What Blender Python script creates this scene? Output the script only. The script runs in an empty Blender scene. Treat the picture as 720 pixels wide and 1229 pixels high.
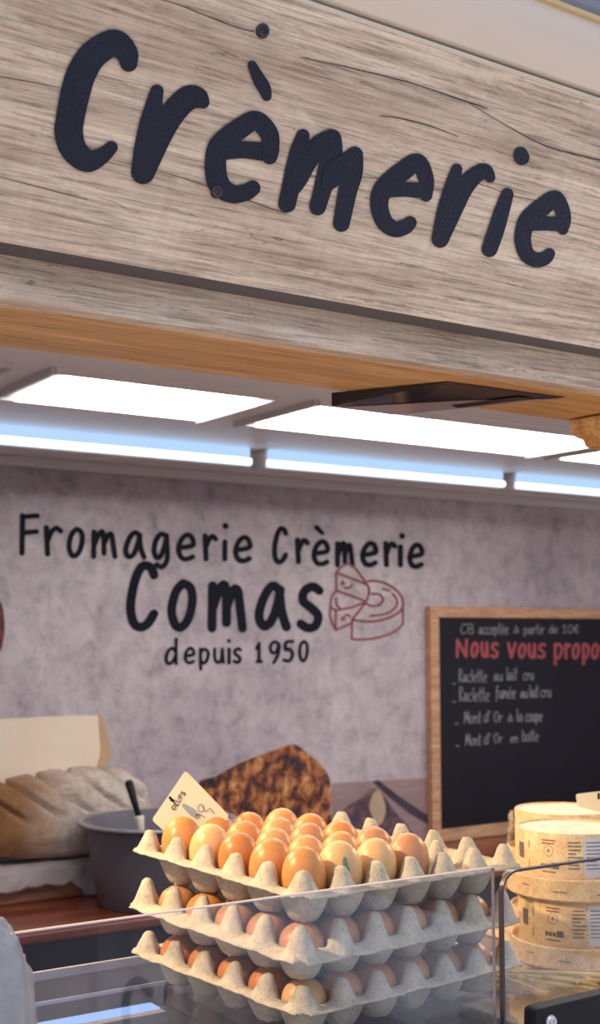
import bpy, bmesh, math, random
from mathutils import Vector, Matrix, Euler, noise
random.seed(7)
sc = bpy.context.scene
COL = sc.collection

# ------------------------------------------------------------------ camera
W, HH, FPX, EYE = 720.0, 1229.0, 1500.0, 1.62
AZ = math.radians(33.58); PITCH = math.atan2(760 - 614.5, FPX)
Fw = Vector((math.sin(AZ)*math.cos(PITCH), math.cos(AZ)*math.cos(PITCH), math.sin(PITCH)))
Rt = Vector((math.cos(AZ), -math.sin(AZ), 0.0)); Up = Rt.cross(Fw)
CAM = Vector((0, 0, EYE))
cd = bpy.data.cameras.new('camera'); cam = bpy.data.objects.new('camera', cd); COL.objects.link(cam)
cam.matrix_world = Matrix((( Rt.x, Up.x, -Fw.x, 0), (Rt.y, Up.y, -Fw.y, 0), (Rt.z, Up.z, -Fw.z, EYE), (0, 0, 0, 1)))
cd.sensor_fit = 'VERTICAL'; cd.sensor_height = 36; cd.sensor_width = 36*W/HH; cd.lens = FPX/HH*36
cd.clip_start = 0.05; cd.dof.use_dof = True; cd.dof.focus_distance = 1.12; cd.dof.aperture_fstop = 9.5
sc.camera = cam

def ray(x, y): return Fw + Rt*((x - W/2)/FPX) - Up*((y - HH/2)/FPX)
def on_plane(x, y, P0, n):
    r = ray(x, y); return CAM + r*((P0 - CAM).dot(n)/r.dot(n))
def onY(x, y, Y): return on_plane(x, y, Vector((0, Y, 0)), Vector((0, 1, 0)))
def onZ(x, y, Z): return on_plane(x, y, Vector((0, 0, Z)), Vector((0, 0, 1)))

# ------------------------------------------------------------------ materials
def mk(name):
    m = bpy.data.materials.new(name); m.use_nodes = True
    nt = m.node_tree; nt.nodes.clear()
    out = nt.nodes.new('ShaderNodeOutputMaterial'); return m, nt, out
def nd(nt, t, **kw):
    n = nt.nodes.new(t)
    for k, v in kw.items():
        if k in n.inputs: n.inputs[k].default_value = v
        else: setattr(n, k, v)
    return n
def ramp(nt, stops):
    r = nt.nodes.new('ShaderNodeValToRGB'); e = r.color_ramp.elements
    while len(e) < len(stops): e.new(.5)
    for el, (p, c) in zip(e, stops): el.position = p; el.color = (*c, 1) if len(c) == 3 else c
    return r
def coords(nt, scale=(1,1,1), rot=(0,0,0), loc=(0,0,0)):
    tc = nt.nodes.new('ShaderNodeTexCoord'); mp = nt.nodes.new('ShaderNodeMapping')
    mp.inputs['Scale'].default_value = scale; mp.inputs['Rotation'].default_value = rot; mp.inputs['Location'].default_value = loc
    nt.links.new(tc.outputs['Object'], mp.inputs['Vector']); return mp.outputs['Vector']
def noise_n(nt, vec, scale, detail=6, rough=.55, dist=0):
    n = nd(nt, 'ShaderNodeTexNoise', Scale=scale, Detail=detail, Roughness=rough, Distortion=dist); nt.links.new(vec, n.inputs['Vector']); return n.outputs['Fac']
def mixc(nt, fac, a, b, mode='MIX'):
    n = nt.nodes.new('ShaderNodeMix'); n.data_type = 'RGBA'; n.blend_type = mode
    for s, v in ((0, fac), (6, a), (7, b)):
        if hasattr(v, 'links') or hasattr(v, 'is_linked'): nt.links.new(v, n.inputs[s])
        elif s == 0: n.inputs[0].default_value = v
        else: n.inputs[s].default_value = (*v, 1)
    return n.outputs[2]
def bump(nt, h, strength=.3, dist=.002):
    b = nd(nt, 'ShaderNodeBump', Strength=strength, Distance=dist); nt.links.new(h, b.inputs['Height']); return b.outputs['Normal']
def bsdf(nt, out, color, rough=.5, normal=None, spec=.5, metal=0, sss=0, coat=0, trans=0):
    b = nt.nodes.new('ShaderNodeBsdfPrincipled')
    if hasattr(color, 'is_linked'): nt.links.new(color, b.inputs['Base Color'])
    else: b.inputs['Base Color'].default_value = (*color, 1)
    b.inputs['Roughness'].default_value = rough; b.inputs['Metallic'].default_value = metal
    b.inputs['Specular IOR Level'].default_value = spec; b.inputs['Coat Weight'].default_value = coat
    if sss:
        b.inputs['Subsurface Weight'].default_value = sss; b.inputs['Subsurface Scale'].default_value = .008
        b.inputs['Subsurface Radius'].default_value = (1, .4, .2)
    if normal is not None: nt.links.new(normal, b.inputs['Normal'])
    nt.links.new(b.outputs[0], out.inputs['Surface']); return b

def m_plain(name, c, rough=.5, var=.12, scale=40, **kw):
    m, nt, out = mk(name); v = coords(nt); f = noise_n(nt, v, scale)
    col = mixc(nt, f, tuple(x*(1-var) for x in c), tuple(min(1, x*(1+var)) for x in c))
    bsdf(nt, out, col, rough, bump(nt, f, .15, .0005), **kw); return m

def m_wood(name, dark, mid, light, sx=1.2, sc_=1.0, rough=.55, crack=.5, rot=(0,0,0), fig=1.0, patches=None):
    """grain runs along object X"""
    m, nt, out = mk(name)
    v = coords(nt, (sx*sc_, 14*sc_, 14*sc_), rot)
    big = noise_n(nt, v, 1.1, 5, .6, 1.6)
    v2 = coords(nt, (6*sc_, 160*sc_, 160*sc_), rot)
    fine = noise_n(nt, v2, 1.6, 6, .7, .3)
    v3 = coords(nt, (1.0*sc_, 26*sc_, 26*sc_), rot, (3.1, 1.7, .3))
    cr = noise_n(nt, v3, 1.5, 4, .55, 2.2)
    r1 = ramp(nt, [(.28, dark), (.5, mid), (.72, light)]); nt.links.new(big, r1.inputs['Fac'])
    r2 = ramp(nt, [(.34, (.50, .47, .46)), (.50, (.98, .98, .98)), (.70, (1.28, 1.27, 1.25))]); nt.links.new(fine, r2.inputs['Fac'])
    c1 = mixc(nt, 1.0*fig, r1.outputs['Color'], r2.outputs['Color'], 'MULTIPLY')
    r3 = ramp(nt, [(.0, (1, 1, 1)), (.492, (1, 1, 1)), (.5, (1-crack, 1-crack, 1-crack)), (.508, (1, 1, 1))]); nt.links.new(cr, r3.inputs['Fac'])
    c2 = mixc(nt, 1.0, c1, r3.outputs['Color'], 'MULTIPLY')
    if patches:      # pale flaking, as on weathered timber
        v4 = coords(nt, (7, 40, 40)); pt = noise_n(nt, v4, 1.5, 8, .72, 1.2)
        r4 = ramp(nt, [(.52, (0, 0, 0)), (.80, (.75, .75, .75))]); nt.links.new(pt, r4.inputs['Fac'])
        c2 = mixc(nt, r4.outputs['Color'], c2, patches)
        # saw marks across the grain
        v5 = coords(nt, (150, 6, 6)); sw = noise_n(nt, v5, 1.0, 3, .5, .2)
        r5 = ramp(nt, [(.35, (.95, .945, .94)), (.65, (1.03, 1.03, 1.03))]); nt.links.new(sw, r5.inputs['Fac'])
        c2 = mixc(nt, 1.0, c2, r5.outputs['Color'], 'MULTIPLY')
    bsdf(nt, out, c2, rough, bump(nt, fine, .25, .0006)); return m

M = {}
M['fascia'] = m_wood('weathered_oak_board', (.46,.33,.25), (.72,.555,.44), (.92,.76,.61), 1.1, 1.3, .6, .6, patches=(.98,.86,.72))
M['oak'] = m_wood('warm_oak', (.50,.235,.08), (.72,.39,.15), (.90,.58,.27), .9, 1.0, .45, .3)
M['frame'] = m_wood('light_frame_wood', (.50,.25,.13), (.62,.34,.19), (.74,.45,.27), 2, 2, .5, .1)
M['board_wood'] = m_wood('pale_board_wood', (.60,.42,.22), (.76,.57,.34), (.86,.68,.45), 3, 3, .5, .15)
M['veneer'] = m_wood('pale_veneer', (.66,.43,.20), (.80,.57,.31), (.90,.70,.43), 4, 4, .55, .12, rot=(0, math.pi/2, 0))
M['redwood'] = m_wood('red_brown_counter_wood', (.16,.035,.018), (.26,.06,.03), (.36,.10,.05), 1.5, 1.5, .22, .2)

def m_vinyl():
    m, nt, out = mk('navy_vinyl'); v = coords(nt); f = noise_n(nt, v, 330, 3, .6)
    bsdf(nt, out, mixc(nt, noise_n(nt, coords(nt), 9, 3), (.006,.008,.020), (.013,.020,.052)), .26, bump(nt, f, .8, .002), spec=.30); return m
M['vinyl'] = m_vinyl()

def m_wall():
    m, nt, out = mk('printed_plaster_panel')
    v = coords(nt)
    a = noise_n(nt, v, 1.8, 8, .66, .2); b = noise_n(nt, v, 20, 8, .76, .3); c = noise_n(nt, coords(nt, (6, 1, 2.2)), 4, 7, .75, .3)
    r = ramp(nt, [(.3, (.36,.30,.335)), (.5, (.52,.44,.47)), (.7, (.66,.58,.59))]); nt.links.new(a, r.inputs['Fac'])
    r2 = ramp(nt, [(.3, (.60,.59,.61)), (.5, (1,1,1)), (.7, (1.22,1.21,1.19))]); nt.links.new(b, r2.inputs['Fac'])
    r3 = ramp(nt, [(.34, (.84,.83,.85)), (.5, (1,1,1)), (.68, (1.08,1.08,1.07))]); nt.links.new(c, r3.inputs['Fac'])
    col = mixc(nt, 1.0, mixc(nt, 1.0, r.outputs['Color'], r2.outputs['Color'], 'MULTIPLY'), r3.outputs['Color'], 'MULTIPLY')
    bsdf(nt, out, col, .42, bump(nt, b, .1, .001)); return m
M['wall'] = m_wall()
M['ceil'] = m_plain('ceiling_panel', (.86,.81,.84), .45, .05, 3)
M['trimgrey'] = m_plain('grey_trim', (.66,.61,.61), .4, .05)
M['darkgap'] = m_plain('dark_gap_grey', (.10,.09,.10), .5)
M['floor'] = m_plain('stall_floor', (.34,.27,.25), .5)
M['asphalt'] = m_plain('dark_asphalt', (.07,.065,.07), .85, .2, 9)
M['tarp'] = m_plain('pale_blue_cloth', (.62,.70,.86), .8, .04, 4)
M['ground'] = m_plain('pale_paving', (.62,.55,.48), .8, .15, 6)
M['beige'] = m_plain('beige_awning_metal', (.82,.70,.62), .35, .04, 5)
M['gold'] = m_plain('golden_trim', (.62,.45,.22), .4, .1)
M['greyblue'] = m_plain('grey_blue_metal', (.20,.20,.26), .35, .1)
M['slate'] = m_plain('chalkboard_black', (.013,.012,.019), .6, .3, 8, spec=.25)
M['chalk'] = m_plain('grey_white_chalk', (.27,.265,.275), .9, .35, 200)
M['pinkchalk'] = m_plain('red_pink_lettering', (.40,.085,.095), .9, .4, 200)
M['logo'] = m_plain('dark_red_print', (.30,.075,.075), .6, .1)
M['ink'] = m_plain('dark_navy_print', (.007,.008,.018), .6, .2, spec=.15)
M['crack'] = m_plain('crack_brown', (.06,.04,.03), .9)
M['screw'] = m_plain('dark_steel', (.06,.055,.07), .35, .2, metal=.6)
M['steel'] = m_plain('brushed_steel', (.62,.62,.66), .3, .1, metal=.9)
M['pot'] = m_plain('grey_enamel', (.17,.16,.185), .38, .08, 10)
M['black'] = m_plain('black_plastic', (.008,.008,.012), .55, .2, spec=.25)
M['blackgloss'] = m_plain('black_gloss', (.02,.018,.024), .08, .2)
M['crumb'] = m_plain('cream_crumb', (.75,.66,.55), .8)
M['card'] = m_plain('cream_card', (.80,.68,.46), .25, .05)
M['cardgrey'] = m_plain('grey_blue_reflection', (.30,.34,.36), .4, .2)
M['labelwhite'] = m_plain('white_paper_label', (.66,.65,.68), .5, .03)
M['labelink'] = m_plain('grey_brown_print', (.16,.13,.13), .6)
M['labelred'] = m_plain('red_brown_print', (.36,.12,.08), .6)
M['green'] = m_plain('green_ink', (.12,.25,.10), .6, .3, 200)
M['cloth'] = m_plain('pale_linen', (.50,.43,.42), .9, .2, 12)
M['plastic'] = m_plain('crumpled_white_plastic', (.29,.28,.31), .3, .35, 60)
M['straw'] = m_plain('golden_straw', (.84,.56,.22), .4, .45, 45)
M['deck'] = m_plain('dark_case_deck', (.055,.06,.085), .2, .3, 8)

def m_pulp():
    m, nt, out = mk('moulded_paper_pulp'); v = coords(nt)
    a = noise_n(nt, v, 70, 6, .7); b = noise_n(nt, v, 420, 4, .7); c = noise_n(nt, v, 14, 4, .6)
    r = ramp(nt, [(.3, (.45,.38,.285)), (.55, (.59,.51,.40)), (.75, (.68,.60,.48))]); nt.links.new(a, r.inputs['Fac'])
    r2 = ramp(nt, [(.34, (.72,.70,.68)), (.43, (1,1,1)), (.7, (1.08,1.08,1.08))]); nt.links.new(b, r2.inputs['Fac'])
    r3 = ramp(nt, [(.3, (.9,.9,.92)), (.7, (1.08,1.07,1.05))]); nt.links.new(c, r3.inputs['Fac'])
    col = mixc(nt, 1.0, mixc(nt, 1.0, r.outputs['Color'], r2.outputs['Color'], 'MULTIPLY'), r3.outputs['Color'], 'MULTIPLY')
    ad = nd(nt, 'ShaderNodeMath', operation='ADD'); nt.links.new(a, ad.inputs[0]); nt.links.new(b, ad.inputs[1])
    bsdf(nt, out, col, .92, bump(nt, ad.outputs[0], .8, .0014), spec=.2); return m
M['pulp'] = m_pulp()

def m_egg(name, c):
    m, nt, out = mk(name); v = coords(nt)
    a = noise_n(nt, v, 30, 3, .5); b = noise_n(nt, v, 500, 3, .6)
    col = mixc(nt, a, tuple(x*.90 for x in c), tuple(min(1, x*1.10) for x in c))
    r = ramp(nt, [(.30, (.80,.72,.66)), (.40, (1,1,1))]); nt.links.new(b, r.inputs['Fac'])
    col = mixc(nt, 1.0, col, r.outputs['Color'], 'MULTIPLY')
    bsdf(nt, out, col, .38, bump(nt, b, .08, .0003), sss=.15, spec=.45); return m
EGG = {'deep orange-brown': m_egg('egg_deep_orange', (.60,.215,.055)), 'orange-brown': m_egg('egg_orange', (.66,.275,.085)),
       'light brown': m_egg('egg_light_brown', (.68,.33,.13)), 'pale beige': m_egg('egg_pale_beige', (.76,.45,.20)),
       'pinkish brown': m_egg('egg_pinkish_brown', (.58,.265,.125))}

def m_loaf():
    m, nt, out = mk('floured_crust'); v = coords(nt)
    a = noise_n(nt, v, 9, 6, .65, .5); b = noise_n(nt, v, 60, 5, .7)
    geo = nt.nodes.new('ShaderNodeNewGeometry'); sx = nt.nodes.new('ShaderNodeSeparateXYZ'); nt.links.new(geo.outputs['Normal'], sx.inputs[0])
    tc = nt.nodes.new('ShaderNodeTexCoord'); so = nt.nodes.new('ShaderNodeSeparateXYZ'); nt.links.new(tc.outputs['Object'], so.inputs[0])
    # flour lies on the top of the crust, bare brown crust towards the left end
    mr = nd(nt, 'ShaderNodeMapRange'); nt.links.new(so.outputs['X'], mr.inputs[0]); mr.inputs[1].default_value = -.10; mr.inputs[2].default_value = .0
    mz = nd(nt, 'ShaderNodeMapRange'); nt.links.new(so.outputs['Z'], mz.inputs[0]); mz.inputs[1].default_value = .07; mz.inputs[2].default_value = .13
    mx = nd(nt, 'ShaderNodeMath', operation='MAXIMUM'); nt.links.new(mr.outputs[0], mx.inputs[0]); nt.links.new(mz.outputs[0], mx.inputs[1])
    m2 = nd(nt, 'ShaderNodeMath', operation='MULTIPLY'); nt.links.new(mx.outputs[0], m2.inputs[0])
    r = ramp(nt, [(.3, (.5,.5,.5)), (.6, (1,1,1))]); nt.links.new(a, r.inputs['Fac']); nt.links.new(r.outputs['Color'], m2.inputs[1])
    crust = ramp(nt, [(.3, (.20,.085,.03)), (.6, (.42,.22,.10)), (.8, (.56,.34,.18))]); nt.links.new(a, crust.inputs['Fac'])
    flour = ramp(nt, [(.3, (.46,.37,.32)), (.7, (.76,.66,.58))]); nt.links.new(b, flour.inputs['Fac'])
    bsdf(nt, out, mixc(nt, m2.outputs[0], crust.outputs['Color'], flour.outputs['Color']), .85, bump(nt, b, .3, .002), spec=.2); return m
M['loaf'] = m_loaf()

def m_print(name, stops, scale=(1,1,1), s=18, detail=6, dist=1.0):
    m, nt, out = mk(name); v = coords(nt, scale); f = noise_n(nt, v, s, detail, .65, dist)
    r = ramp(nt, stops); nt.links.new(f, r.inputs['Fac']); bsdf(nt, out, r.outputs['Color'], .5); return m
M['roast'] = m_print('roasted_food_print', [(.36,(.025,.012,.02)), (.45,(.09,.028,.02)), (.52,(.34,.10,.03)), (.62,(.62,.28,.09)), (.72,(.74,.46,.22))], (1,1,.8), 30, 4, .4)
M['cream'] = m_print('cream_cheese_print', [(.3,(.92,.73,.54)), (.7,(.97,.83,.67))], (1,1,1), 5)
M['rind'] = m_print('amber_rind_print', [(.3,(.52,.33,.16)), (.7,(.66,.45,.25))], (1,1,1), 9)
M['plank'] = m_print('pink_brown_plank_print', [(.3,(.30,.19,.19)), (.7,(.44,.31,.30))], (1,1,6), 4)
M['darkprint'] = m_print('dark_print', [(.3,(.03,.02,.035)), (.7,(.09,.06,.08))])
M['darkmix'] = m_print('dark_mixed_print', [(.35,(.05,.03,.055)), (.55,(.16,.09,.11)), (.72,(.34,.20,.16))], (1,1,1), 22, 3, .4)
M['redprint'] = m_print('dark_red_brown_print', [(.4,(.05,.015,.01)), (.6,(.25,.03,.02))])
M['garlic'] = m_print('pale_clove_print', [(.3,(.50,.36,.22)), (.7,(.62,.48,.32))])

def m_emit(name, c, s):
    m, nt, out = mk(name); e = nd(nt, 'ShaderNodeEmission', Strength=s); e.inputs[0].default_value = (*c, 1)
    nt.links.new(e.outputs[0], out.inputs['Surface']); return m
M['panel_light'] = m_emit('led_panel', (1, .965, .91), 11.0)
M['tube_light'] = m_emit('white_tube', (.66, .86, 1), 2.2)
M['tube_case'] = m_emit('blue_diffuser', (.42, .62, 1), 1.15)
M['case_light'] = m_emit('case_led', (.42, .64, 1), 2.0)
M['bulb'] = m_emit('warm_bulb', (1, .70, .40), 60)

def m_glass(name, tint=(1,1,1), dust=.03, hazec=(.6,.68,.85)):
    m, nt, out = mk(name)
    fr = nd(nt, 'ShaderNodeFresnel', IOR=1.5)
    gm = nt.nodes.new('ShaderNodeNewGeometry'); ma = nd(nt, 'ShaderNodeMapRange'); nt.links.new(gm.outputs['Backfacing'], ma.inputs[0])
    ma.inputs[3].default_value = 1.42; ma.inputs[4].default_value = 1/1.42; nt.links.new(ma.outputs[0], fr.inputs['IOR'])   # a thin pane reflects alike from both sides
    tr = nt.nodes.new('ShaderNodeBsdfTransparent'); tr.inputs[0].default_value = (*tint, 1)
    gl = nd(nt, 'ShaderNodeBsdfGlossy', Roughness=.0)
    df = nt.nodes.new('ShaderNodeBsdfDiffuse'); df.inputs[0].default_value = (*hazec, 1)
    m1 = nt.nodes.new('ShaderNodeMixShader'); m1.inputs[0].default_value = dust  # pale diffuse share: reflected haze painted into panes, milkiness in the film
    nt.links.new(tr.outputs[0], m1.inputs[1]); nt.links.new(df.outputs[0], m1.inputs[2])
    m2 = nt.nodes.new('ShaderNodeMixShader'); nt.links.new(fr.outputs[0], m2.inputs[0])
    nt.links.new(m1.outputs[0], m2.inputs[1]); nt.links.new(gl.outputs[0], m2.inputs[2])
    nt.links.new(m2.outputs[0], out.inputs['Surface']); return m
M['glass'] = m_glass('clear_pane_glass', (.94,.95,.98), .012)
M['glass_top'] = m_glass('counter_glass', (.86,.88,.92), .02, (.35,.4,.5))
M['glass_edge'] = m_plain('polished_glass_edge', (.66,.56,.56), .2, .05)
M['sideedge'] = m_plain('grey_glass_side', (.20,.17,.19), .3)
M['dark_edge'] = m_plain('dark_pane_edge', (.05,.035,.045), .3)

# ------------------------------------------------------------------ objects
def tag(o, label=None, cat=None, group=None, kind=None):
    if label: o['label'] = label
    if cat: o['category'] = cat
    if group: o['group'] = group
    if kind: o['kind'] = kind
    return o
def empty(name, loc, label, cat, group=None, rot=(0,0,0)):
    o = bpy.data.objects.new(name, None); o.empty_display_size = .05; COL.objects.link(o)
    o.location = loc; o.rotation_euler = rot; return tag(o, label, cat, group)
class MB:
    def __init__(s): s.v = []; s.f = []
    def add(s, vs, fs):
        k = len(s.v); s.v += [Vector(v) for v in vs]; s.f += [tuple(i + k for i in f) for f in fs]; return s
    def box(s, a, b):
        x0,y0,z0 = a; x1,y1,z1 = b
        return s.add([(x0,y0,z0),(x1,y0,z0),(x1,y1,z0),(x0,y1,z0),(x0,y0,z1),(x1,y0,z1),(x1,y1,z1),(x0,y1,z1)],
                     [(3,2,1,0),(4,5,6,7),(0,1,5,4),(1,2,6,5),(2,3,7,6),(3,0,4,7)])
    def prism(s, pts, d):
        """closed outline pts (3D, planar) extruded by vector d"""
        n = len(pts); d = Vector(d)
        return s.add([Vector(p) for p in pts] + [Vector(p) + d for p in pts],
                     [tuple(range(n))[::-1], tuple(range(n, 2*n))] + [(i, (i+1) % n, (i+1) % n + n, i + n) for i in range(n)])
    def lathe(s, prof, n=48, c=(0,0,0), caps=True):
        c = Vector(c); vs = []; fs = []
        for r, z in prof:
            for k in range(n):
                a = 2*math.pi*k/n; vs.append(c + Vector((r*math.cos(a), r*math.sin(a), z)))
        for j in range(len(prof)-1):
            for k in range(n):
                fs.append((j*n+k, j*n+(k+1) % n, (j+1)*n+(k+1) % n, (j+1)*n+k))
        if caps:
            if prof[0][0] > 1e-6: fs.append(tuple(range(n))[::-1])
            if prof[-1][0] > 1e-6: fs.append(tuple((len(prof)-1)*n + k for k in range(n)))
        return s.add(vs, fs)
    def tube(s, pts, r, n=8):
        pts = [Vector(p) for p in pts]; vs = []; fs = []
        for i, p in enumerate(pts):
            t = (pts[min(i+1, len(pts)-1)] - pts[max(i-1, 0)]).normalized()
            a = t.orthogonal().normalized(); b = t.cross(a); rr = r[i] if hasattr(r, '__len__') else r
            if i and abs(t.z) < .9: pass
            for k in range(n):
                an = 2*math.pi*k/n; vs.append(p + a*rr*math.cos(an) + b*rr*math.sin(an))
        for i in range(len(pts)-1):
            for k in range(n): fs.append((i*n+k, i*n+(k+1) % n, (i+1)*n+(k+1) % n, (i+1)*n+k))
        fs += [tuple(range(n))[::-1], tuple((len(pts)-1)*n+k for k in range(n))]
        return s.add(vs, fs)
    def build(s, name, mat, parent=None, origin=None, smooth=False, bevel=0, world=False):
        """coordinates are in the parent's space unless world=True"""
        me = bpy.data.meshes.new(name)
        vs = s.v
        o = bpy.data.objects.new(name, me); COL.objects.link(o)
        if parent is not None:
            o.parent = parent
            if world:
                inv = pmat(parent).inverted(); vs = [inv @ v for v in vs]
        if origin is not None:
            o.location = origin; vs = [v - Vector(origin) for v in vs]
        me.from_pydata(vs, [], s.f); me.materials.append(mat); me.update()
        bm = bmesh.new(); bm.from_mesh(me); bmesh.ops.recalc_face_normals(bm, faces=bm.faces); bm.to_mesh(me); bm.free()
        if smooth:
            for p in me.polygons: p.use_smooth = True
        if bevel:
            b = o.modifiers.new('bevel', 'BEVEL'); b.width = bevel; b.segments = 3; b.limit_method = 'ANGLE'
        return o
def pmat(o):
    m = Matrix.LocRotScale(o.location, o.rotation_euler, o.scale)
    return pmat(o.parent) @ m if o.parent else m
def autosmooth(o, ang=35):
    me = o.data
    for p in me.polygons: p.use_smooth = True
    me.set_sharp_from_angle(angle=math.radians(ang)); return o

# ---- strokes: centre lines (x, y, width) in the writer's own 2D frame, laid on a surface by fn
def catmull(P, k=6, closed=False):
    out = []; n = len(P)
    if n < 3: return [tuple(p) for p in P]
    for i in range(n - (0 if closed else 1)):
        p0, p1, p2, p3 = (P[(i-1) % n] if closed or i else P[0]), P[i], P[(i+1) % n], (P[(i+2) % n] if closed or i+2 < n else P[-1])
        for j in range(k):
            t = j/k
            out.append(tuple(.5*(2*b + (c-a)*t + (2*a-5*b+4*c-d)*t*t + (3*b-a-3*c+d)*t**3) for a, b, c, d in zip(p0, p1, p2, p3)))
    out.append(tuple(P[0] if closed else P[-1])); return out
NS = [0]
def stroke(mb, P, fn, smooth=True, k=6, seg=14):
    NS[0] += 1; layer = [150*(NS[0] % 3)]
    fn0 = fn
    def lift(p): return p + (CAM - p)*(1.2e-6*layer[0])      # hair-thin layers, so that no two faces coincide
    fn = lambda x, y: lift(fn0(x, y))
    Q = catmull(P, k) if smooth else P
    def dense(Q):
        o = [Q[0]]
        for a, b in zip(Q, Q[1:]):
            L = math.hypot(b[0]-a[0], b[1]-a[1]); n = max(1, int(L/max(.35*min(a[2], b[2]), .3)))
            n = min(n, 12)
            o += [tuple(x + (y-x)*i/n for x, y in zip(a, b)) for i in range(1, n+1)]
        return o
    Q = dense(Q)
    for x, y, w in Q:
        layer[0] += 1
        mb.add([fn(x + w/2*math.cos(2*math.pi*i/seg), y + w/2*math.sin(2*math.pi*i/seg)) for i in range(seg)], [tuple(range(seg))])
    for a, b in zip(Q, Q[1:]):
        dx, dy = b[0]-a[0], b[1]-a[1]; L = math.hypot(dx, dy) or 1; nx, ny = -dy/L, dx/L; layer[0] += 1
        mb.add([fn(a[0]+nx*a[2]/2, a[1]+ny*a[2]/2), fn(b[0]+nx*b[2]/2, b[1]+ny*b[2]/2), fn(b[0]-nx*b[2]/2, b[1]-ny*b[2]/2), fn(a[0]-nx*a[2]/2, a[1]-ny*a[2]/2)], [(0,1,2,3)])
    return mb

G = {  # handwriting glyphs in a unit box, y up; strokes of points
 'F': [[(.12,1),(.08,0)], [(.1,.97),(1,1.0)], [(.1,.54),(.95,.58)]],
 'r': [[(.12,1),(.2,0)], [(.2,.5),(.42,.82),(.72,.98),(1,.86)]],
 'o': [[(.55,1),(.2,.8),(0,.4),(.15,.08),(.45,0),(.8,.2),(1,.6),(.9,.9),(.55,1)]],
 'm': [[(.06,.95),(.04,0)], [(.07,.45),(.28,.88),(.45,.95),(.5,.6),(.5,.12)], [(.52,.5),(.7,.84),(.85,.84),(.92,.5),(1,0)]],
 'a': [[(.78,.86),(.5,1),(.2,.75),(0,.3),(.15,.03),(.42,.12),(.65,.5),(.78,.9)], [(.74,.9),(.82,.4),(1,0)]],
 'g': [[(.92,.92),(.5,1),(.12,.7),(0,.3),(.2,.02),(.5,.1),(.82,.55),(.95,.92)], [(.93,.95),(1,.3),(.95,-.12),(.6,-.36),(.2,-.26)]],
 'e': [[(.06,.47),(.5,.5),(.95,.6),(.85,.9),(.55,1),(.2,.8),(.02,.4),(.2,.07),(.55,0),(.92,.1)]],
 'i': [[(.5,1),(.5,0)]],
 'l': [[(.5,1),(.5,0)]],
 'C': [[(1,.86),(.85,.99),(.5,1),(.2,.75),(.03,.35),(.15,.08),(.42,0),(.72,.05),(1,.22)]],
 'c': [[(1,.82),(.7,1),(.25,.85),(.03,.4),(.2,.05),(.6,0),(1,.15)]],
 's': [[(.95,.9),(.6,1),(.18,.88),(.12,.65),(.5,.5),(.88,.3),(.75,.05),(.35,0),(0,.1)]],
 'd': [[(.95,1),(.95,0)], [(.93,.48),(.6,.63),(.2,.5),(0,.2),(.2,0),(.6,.08),(.92,.32)]],
 'b': [[(.06,1),(.05,0)], [(.07,.45),(.5,.62),(.95,.4),(.85,.08),(.45,0),(.07,.1)]],
 'p': [[(.06,1),(.1,-.42)], [(.06,.75),(.5,1),(.95,.75),(.85,.3),(.5,.02),(.1,.12)]],
 'u': [[(.05,1),(.08,.3),(.4,0),(.78,.2),(.9,1)], [(.9,1),(1,0)]],
 'v': [[(.0,1),(.42,0),(1,1)]],
 'n': [[(.05,1),(.05,0)], [(.07,.55),(.5,1),(.88,.75),(.95,0)]],
 't': [[(.45,1),(.4,.15),(.8,0)], [(0,.66),(.95,.7)]],
 'f': [[(1,.92),(.65,1),(.45,.6),(.4,-.25)], [(.05,.55),(.9,.58)]],
 'N': [[(.05,0),(.08,1),(.9,0),(.95,1)]],
 'R': [[(.08,0),(.1,1),(.7,1),(.85,.72),(.15,.5),(.95,0)]],
 'M': [[(0,0),(.12,1),(.5,.25),(.88,1),(1,0)]],
 'O': [[(.5,1),(.12,.8),(0,.4),(.25,.03),(.7,.05),(1,.5),(.85,.9),(.5,1)]],
 'B': [[(.08,0),(.08,1),(.75,.92),(.7,.55),(.1,.5),(.85,.42),(.85,.06),(.08,0)]],
 'U': [[(.05,1),(.1,.25),(.5,0),(.85,.25),(.95,1)]],
 'E': [[(1,1),(.1,1),(.05,0),(1,0)], [(.08,.52),(.8,.54)]],
 'S': [[(.95,.9),(.5,1),(.12,.8),(.2,.58),(.8,.42),(.9,.15),(.5,0),(0,.1)]],
 '1': [[(0,.72),(.5,1),(.5,0)], [(.1,0),(.95,0)]],
 '9': [[(.9,.9),(.45,1),(.05,.78),(.2,.5),(.65,.52),(.95,.85),(.85,.4),(.4,0)]],
 '5': [[(.95,1),(.25,.97),(.15,.6),(.6,.62),(.95,.35),(.6,.02),(0,.06)]],
 '0': [[(.5,1),(.12,.8),(.02,.4),(.25,.02),(.7,.04),(1,.5),(.88,.9),(.5,1)]],
 '€': [[(1,.85),(.6,1),(.25,.7),(.2,.3),(.6,0),(1,.15)], [(0,.6),(.8,.6)], [(0,.4),(.75,.4)]],
 "'": [[(.6,1),(.4,.72)]],
 '-': [[(0,.15),(1,.18)]],
}
SHARP = set('FNEMvl1i')
def glyph(mb, ch, x0, x1, yt, yb, w, fn):
    for S in G[ch]:
        P = [(x0 + (x1-x0)*a, yb + (yt-yb)*b, w) for a, b in S]
        stroke(mb, P, fn, smooth=(ch not in SHARP and len(P) > 2), k=5, seg=10)
BASE = {'é':'e','è':'e','à':'a','î':'i'}
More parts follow.
